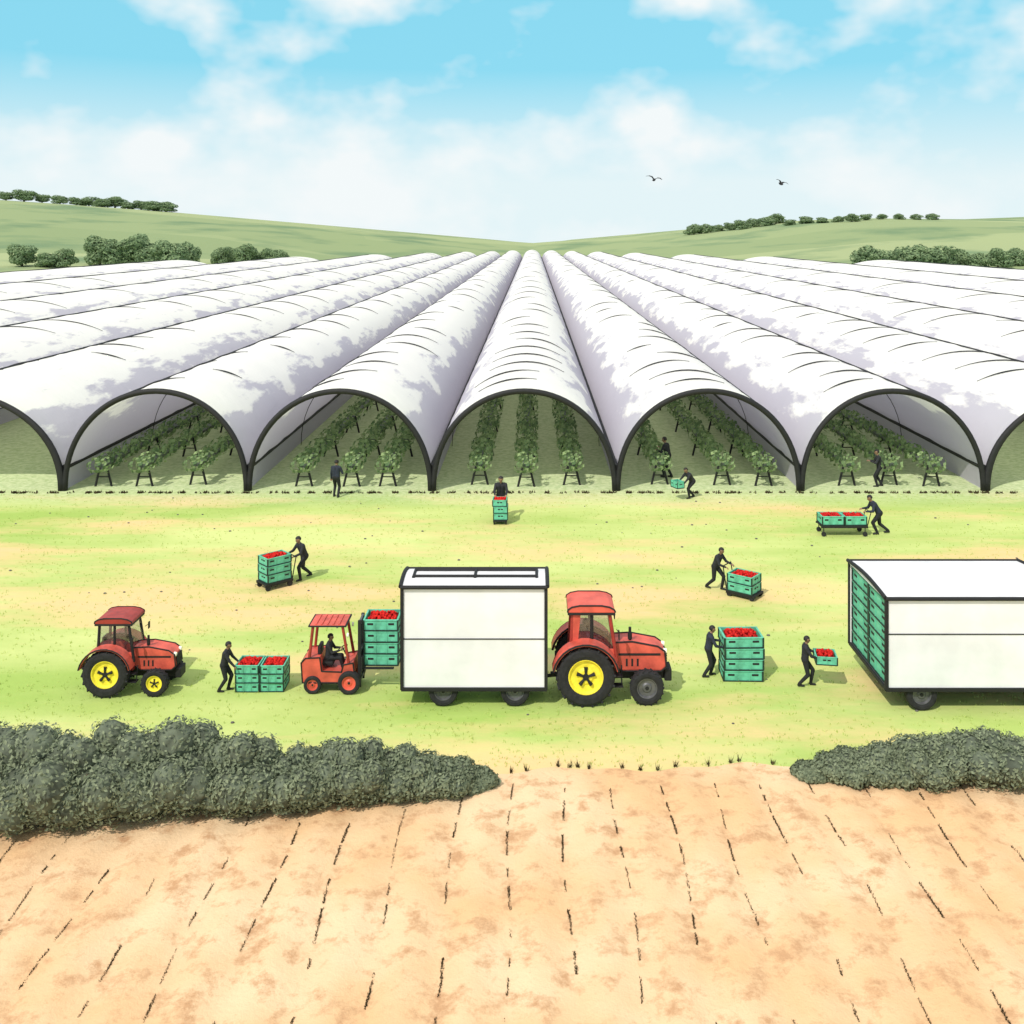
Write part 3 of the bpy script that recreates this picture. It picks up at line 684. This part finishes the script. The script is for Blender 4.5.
# ------------------------------------------------------------------ people
def ik(a, b, l1, l2, hint):
    a = Vector(a); b = Vector(b); v = b-a; L = v.length; mx = (l1+l2)*.995
    if L > mx: b = a+v*(mx/L); v = b-a; L = mx
    u = v/L; x = (l1*l1-l2*l2+L*L)/(2*L); h = math.sqrt(max(0, l1*l1-x*x))
    n = Vector(hint); n = (n-u*n.dot(u)).normalized()
    return a+u*x+n*h, b
def person(label, loc, yaw, height, lean=5, hands=((.3,.22,1.0),(.3,-.22,1.0)), feet=((.12,.1,.05),(-.12,-.1,.05)), hz=.92, hx=0, shirt='shirt', headp=12):
    caps = []
    hip = Vector((hx, 0, hz)); la = rad(lean); u = Vector((math.sin(la), 0, math.cos(la))); Y = Vector((0,1,0))
    def c(a, r1, b, r2, m): caps.append((Vector(a), r1, Vector(b), r2, m))
    c(hip-Y*.075, .125, hip+Y*.075, .125, 2)
    for s in (-1, 1):
        c(hip+u*.06+Y*s*.07, .115, hip+u*.24+Y*s*.07, .112, 1); c(hip+u*.24+Y*s*.07, .112, hip+u*.40+Y*s*.09, .12, 1)
    c(hip+u*.46-Y*.13, .075, hip+u*.46+Y*.13, .075, 1)
    c(hip+u*.50, .06, hip+u*.53, .055, 1)
    ha = rad(lean*.55+headp*.4); hu = Vector((math.sin(ha), 0, math.cos(ha))); hf = Vector((math.cos(ha), 0, -math.sin(ha)))
    nb = hip+u*.50; hc = nb+hu*.175+hf*.015
    c(nb, .052, hc-hu*.05, .05, 0)
    c(hc+hu*.025-hf*.012, .092, hc+hu*.02+hf*.012, .086, 0)
    c(hc-hu*.045+hf*.03, .062, hc-hu*.065+hf*.045, .045, 0)
    c(hc+hf*.095+hu*.012, .010, hc+hf*.113-hu*.022, .015, 0)
    for s in (-1, 1): c(hc+Y*s*.088-hu*.02, .014, hc+Y*s*.092+hu*.018, .017, 0)
    for s, tg in zip((1, -1), hands):
        sh = hip+u*.45+Y*s*.19; tg = Vector(tg)
        el, wr = ik(sh, tg, .29, .25, (-.4, s*.5, -.8))
        c(sh, .068, el, .052, 1); c(el, .050, wr, .036, 1)
        f = (wr-el).normalized(); dn = Vector((0,0,-1)); dn = (dn-f*dn.dot(f))
        dn = dn.normalized() if dn.length > .1 else Vector((1,0,0))
        sd = f.cross(dn).normalized()
        inn = -sd if sd.dot(Y*s) > 0 else sd
        for k in (-1, 1): c(wr-f*.01, .022, wr+f*.08+sd*.022*k, .019, 0)
        for i, ln in zip((-1.5, -.5, .5, 1.5), (.85, 1, .97, .78)):
            b0 = wr+f*.08+sd*.019*i; b1 = b0+(f*.8+dn*.55)*.042*ln; b2 = b1+(f*.15+dn)*.034*ln
            c(b0, .012, b1, .0105, 0); c(b1, .0105, b2, .009, 0)
        t0 = wr+f*.03+inn*.025; t1 = t0+(f*.6+inn*.6+dn*.3)*.04; t2 = t1+(f*.6+dn*.6)*.032
        c(t0, .014, t1, .0125, 0); c(t1, .0125, t2, .010, 0)
    for s, ft in zip((1, -1), feet):
        hj = hip+Y*s*.09-Vector((0,0,.03)); an = Vector(ft)+Vector((0,0,.04))
        kn, an = ik(hj, an, .45, .43, (1, s*.08, .1))
        c(hj, .105, kn, .070, 2); c(kn, .070, an, .052, 2)
        c(an-Vector((.03,0,.045)), .042, an+Vector((.15,0,-.055)), .034, 3); c(an, .05, an-Vector((.0,0,.03)), .048, 3)
    bm = B()
    for a, r1, b, r2, m in caps:
        sg = 10 if r1 < .03 else 16
        sph(bm, a, r1, u=sg, v=sg//2+2); sph(bm, b, r2, u=sg, v=sg//2+2)
        if (b-a).length > .004: cyl(bm, a, b, r1, r2, sg)
    me = bpy.data.meshes.new('person'); bm.to_mesh(me); bm.free()
    o = bpy.data.objects.new('person', me); C.objects.link(o)
    md = o.modifiers.new('r', 'REMESH'); md.mode = 'VOXEL'; md.voxel_size = .0125
    ms = o.modifiers.new('s', 'SMOOTH'); ms.iterations = 2; ms.factor = .4
    dg = bpy.context.evaluated_depsgraph_get(); me2 = bpy.data.meshes.new_from_object(o.evaluated_get(dg)); o.modifiers.clear(); o.data = me2
    me2.materials.clear()
    for k in ('skin', shirt, 'trousers', 'shoe'): me2.materials.append(M[k])
    nP = len(me2.polygons); cen = np.empty(nP*3); me2.polygons.foreach_get('center', cen); cen = cen.reshape(-1, 3)
    best = np.full(nP, 9.); idx = np.zeros(nP, int)
    for a, r1, b, r2, m in caps:
        a_ = np.array(a); d_ = np.array(b)-a_; tt = np.clip(((cen-a_) @ d_)/max(1e-9, d_ @ d_), 0, 1)
        ds_ = np.abs(np.linalg.norm(cen-(a_+tt[:, None]*d_), axis=1)-(r1+(r2-r1)*tt)); mk = ds_ < best; best[mk] = ds_[mk]; idx[mk] = m
    me2.polygons.foreach_set('material_index', idx.astype(np.int32)); me2.polygons.foreach_set('use_smooth', [True]*nP)
    rotm = Matrix((hf, Y, hu)).transposed().to_4x4()
    bm = B(); bmesh.ops.create_uvsphere(bm, u_segments=20, v_segments=14, radius=1)
    dele = [v for v in bm.verts if (v.co.x > .25 and v.co.z < .42) or v.co.z < -.55]
    bmesh.ops.delete(bm, geom=dele, context='VERTS')
    for v in bm.verts: v.co = Vector((v.co.x*.110-.006, v.co.y*.104, v.co.z*.110+.024))
    bmesh.ops.transform(bm, matrix=Matrix.Translation(hc) @ rotm, verts=bm.verts)
    obj('hair', bm, M['hair'], o, True)
    for s in (-1, 1):
        bm = B(); sph(bm, hc+hf*.092+Y*s*.033+hu*.012, .010); obj('eye', bm, M['hair'], o)
    bm = B(); sph(bm, hc+hf*.092-hu*.048, .018, (.3, 1, .3)); obj('mouth', bm, M['darkred'], o)
    o.location = loc; o.rotation_euler = (0, 0, yaw); k = height/1.75; o.scale = (k, k, k)
    tag(o, label, 'person', 'farm workers in dark clothes'); return o
stride = ((.22,.1,.05),(-.32,-.1,.07))
push = dict(lean=22, hands=((.55,.24,1.0),(.55,-.24,1.0)), feet=stride, hz=.88)
def at(px, y, z=0): X, d = P(px, y); return (X, d, z)
person('worker in dark clothes pushing the low crate stack beside the left tractor', at(224, 691), 0, 1.42, lean=12, hands=((.42,.2,.95),(.42,-.2,.92)), feet=((.12,.1,.05),(-.14,-.1,.05)))
X, d = P(272, 590); cA = Vector((X, d+.4)); off = 1.2
person('worker in dark clothes pushing the crate trolley on the left grass', (cA.x-off*math.cos(azA), cA.y-off*math.sin(azA), 0), azA, 1.75, **push)
X, d = P(747, 600); cBv = Vector((X, d+.4))
person('worker in dark clothes pushing the trolley above the right tractor', (cBv.x-1.15*math.cos(azB), cBv.y-1.15*math.sin(azB), 0), azB, 1.66, **push)
person('worker in dark clothes leaning over the long trolley near the right edge', (XCt+1.60, YCt, 0), math.pi, 1.9, lean=34, hands=((.58,.24,.95),(.58,-.24,.95)), feet=((.1,.1,.05),(-.4,-.1,.07)), hz=.85, shirt='shirt2')
person('worker in dark clothes pushing a small trolley before the central tunnel', (XD, YD+.95, 0), rad(-90), 2.0, lean=14, hands=((.5,.22,1.0),(.5,-.22,1.0)), feet=stride, hz=.89)
pc = at(691, 498); azC = rad(205)
person('worker in dark clothes bending with a crate before the tunnel right of centre', pc, azC, 1.75, lean=36, hands=((.6,.25,.78),(.6,-.25,.78)), feet=((.16,.1,.05),(-.22,-.1,.05)), hz=.84, hx=-.08)
crate((pc[0]+.78*math.cos(azC), pc[1]+.78*math.sin(azC), .60), azC+math.pi/2, (.6, .42, .34), 'green crate carried by the bending worker before the tunnels')
person('worker in dark clothes standing at the crate stack right of the tractor', (at(744,682)[0]-.95, at(744,682)[1]+.38, 0), 0, 1.5, lean=10, hands=((.45,.2,1.12),(.45,-.2,1.05)), feet=((.1,.1,.05),(-.16,-.1,.05)), shirt='shirt2')
pw = at(805, 686)
person('worker in dark clothes walking to the open trailer carrying one crate', pw, rad(-8), 1.46, lean=3, hands=((.42,.24,1.05),(.42,-.24,1.05)), feet=((.2,.1,.05),(-.2,-.1,.07)), hz=.90)
k = 1.46/1.75
crate((pw[0]+.66*k, pw[1]-.09*k, .88*k), rad(82), (.62, .6, .24), 'green crate of strawberries carried by the walking worker')
berries((pw[0]+.66*k, pw[1]-.09*k, .88*k+.20), rad(82), (.52, .5), 'red strawberries in the crate carried by the walking worker', 60)
person('worker in dark clothes standing at the mouth of the tunnel left of centre', at(336, 497), rad(80), 1.85, lean=4, hands=((.1,.28,.82),(.32,-.2,1.1)), feet=((.06,.12,.05),(-.08,-.12,.05)), shirt='shirt2')
person('worker in dark clothes among the racks of the tunnel right of centre', (at(666,478)[0]+.1, 53.2, .03), rad(150), 2.2, lean=12, hands=((.4,.2,1.15),(.42,-.2,1.2)))
person('worker in dark clothes picking beside a rack in the second tunnel right', (at(880,487)[0], 51.3, 0), rad(170), 1.95, lean=8, hands=((.42,.2,1.2),(.42,-.2,1.15)))
X, d = P(586, 708)
person('driver in dark clothes seated in the cab of the right-hand tractor', (X-.02, d+.92, .93), 0, 1.5, lean=4, hands=((.45,.16,.72),(.45,-.16,.72)), feet=((.55,.12,.0),(.55,-.12,.0)), hz=.52, shirt='shirt2')
person('driver in dark clothes seated in the forklift', (FX-.14, FY, .47), 0, 1.38, lean=4, hands=((.40,.14,.76),(.40,-.14,.76)), feet=((.55,.12,.04),(.55,-.12,.04)), hz=.52)
# ------------------------------------------------------------------ birds
def bird(px, py, d, span, label, rz):
    X = (px-533)*d/1000; z = HC+(243-py)*d/1000
    bm = B(); sph(bm, (0,0,0), .15, (2.0,.9,.85), 14, 10); sph(bm, (.26,0,.05), .08, (1.2,1,1)); cyl(bm, (.32,0,.05), (.42,0,.03), .025, .004, 8)
    a = [bm.verts.new(p) for p in ((-.2,-.03,.02),(-.46,-.09,.02),(-.46,.09,.02),(-.2,.03,.02))]; bm.faces.new(a)
    for s in (-1, 1):
        st = [(.16,-.16,.04,0),(.20,-.14,.30,.30),(.14,-.14,.34,.62),(-.06,-.14,.24,.95)]
        up = [bm.verts.new((f, s*y, z_+.012)) for f, b_, z_, y in st]; lo = [bm.verts.new((b_, s*y, z_-.002)) for f, b_, z_, y in st]
        dn = [bm.verts.new(((f+b_)/2, s*y, z_-.09*(1-y))) for f, b_, z_, y in st]
        for i in range(3):
            bm.faces.new((up[i], up[i+1], lo[i+1], lo[i])); bm.faces.new((up[i], up[i+1], dn[i+1], dn[i])); bm.faces.new((dn[i], dn[i+1], lo[i+1], lo[i]))
    bmesh.ops.recalc_face_normals(bm, faces=bm.faces)
    o = obj('bird', bm, M['shoe'], None, True, (X, d, z)); o.scale = (span/1.9,)*3; o.rotation_euler = (rad(14), rad(-14), rz)
    tag(o, label, 'bird', 'dark birds in the sky')
bird(654, 180, 90, 1.6, 'dark bird flying above the centre, the left of two', rad(60))
bird(781, 184, 90, 1.6, 'dark bird flying above the right hill, the right of two', rad(120))
# ------------------------------------------------------------------ world, sun, camera
w = bpy.data.worlds.new('World'); S.world = w; w.use_nodes = True
n = w.node_tree.nodes; l = w.node_tree.links; bg = n['Background']
sky = n.new('ShaderNodeTexSky'); sky.sky_type = 'NISHITA'; sky.sun_disc = False
SE = rad(48); SA = math.atan2(-.55, -.8)
sky.sun_elevation = SE; sky.sun_rotation = SA
tc = n.new('ShaderNodeTexCoord'); sp = n.new('ShaderNodeSeparateXYZ'); l.new(tc.outputs['Generated'], sp.inputs[0])
mp = n.new('ShaderNodeMapping'); mp.inputs['Scale'].default_value = (1, 1, 1.5); mp.inputs['Location'].default_value = (2.15, 0, .3); l.new(tc.outputs['Generated'], mp.inputs[0])
cl = noise_n(n, l, mp.outputs[0], 7.5, 4, .5)
clf = ramp(n, l, cl, .46, .64)
base = mixc(n, l, sky.outputs[0], (2.7, 7.6, 9.5), .85)
pale = mixc(n, l, (7.8, 9.1, 9.4), base, ramp(n, l, sp.outputs['Z'], .06, .17))
fin = mixc(n, l, pale, (9.0, 9.5, 9.6), clf)
fin = mixc(n, l, fin, (8.6, 8.7, 8.8), ramp(n, l, sp.outputs['Z'], .28, .6))      # upper sky out of view, whitened to make the ambient light less cyan
l.new(fin, bg.inputs[0]); bg.inputs[1].default_value = .1
sl = bpy.data.lights.new('sun', 'SUN'); sl.energy = 3.2; sl.angle = rad(.5); sl.color = (1, .94, .86)
so = bpy.data.objects.new('sun', sl); C.objects.link(so)
dv = Vector((math.sin(SA)*math.cos(SE), math.cos(SA)*math.cos(SE), math.sin(SE)))
so.rotation_euler = dv.to_track_quat('Z', 'Y').to_euler()
cam = bpy.data.cameras.new('camera'); co = bpy.data.objects.new('camera', cam); C.objects.link(co); S.camera = co
co.location = (0, 0, HC); co.rotation_euler = (rad(90), 0, 0)
cam.lens = 36*1000/1024; cam.sensor_width = 36; cam.shift_x = (512-533)/1024; cam.shift_y = -(512-243)/1024
cam.clip_end = 8000; cam.clip_start = .1
S.view_settings.view_transform = 'Standard'; S.view_settings.look = 'None'; S.view_settings.exposure = 0
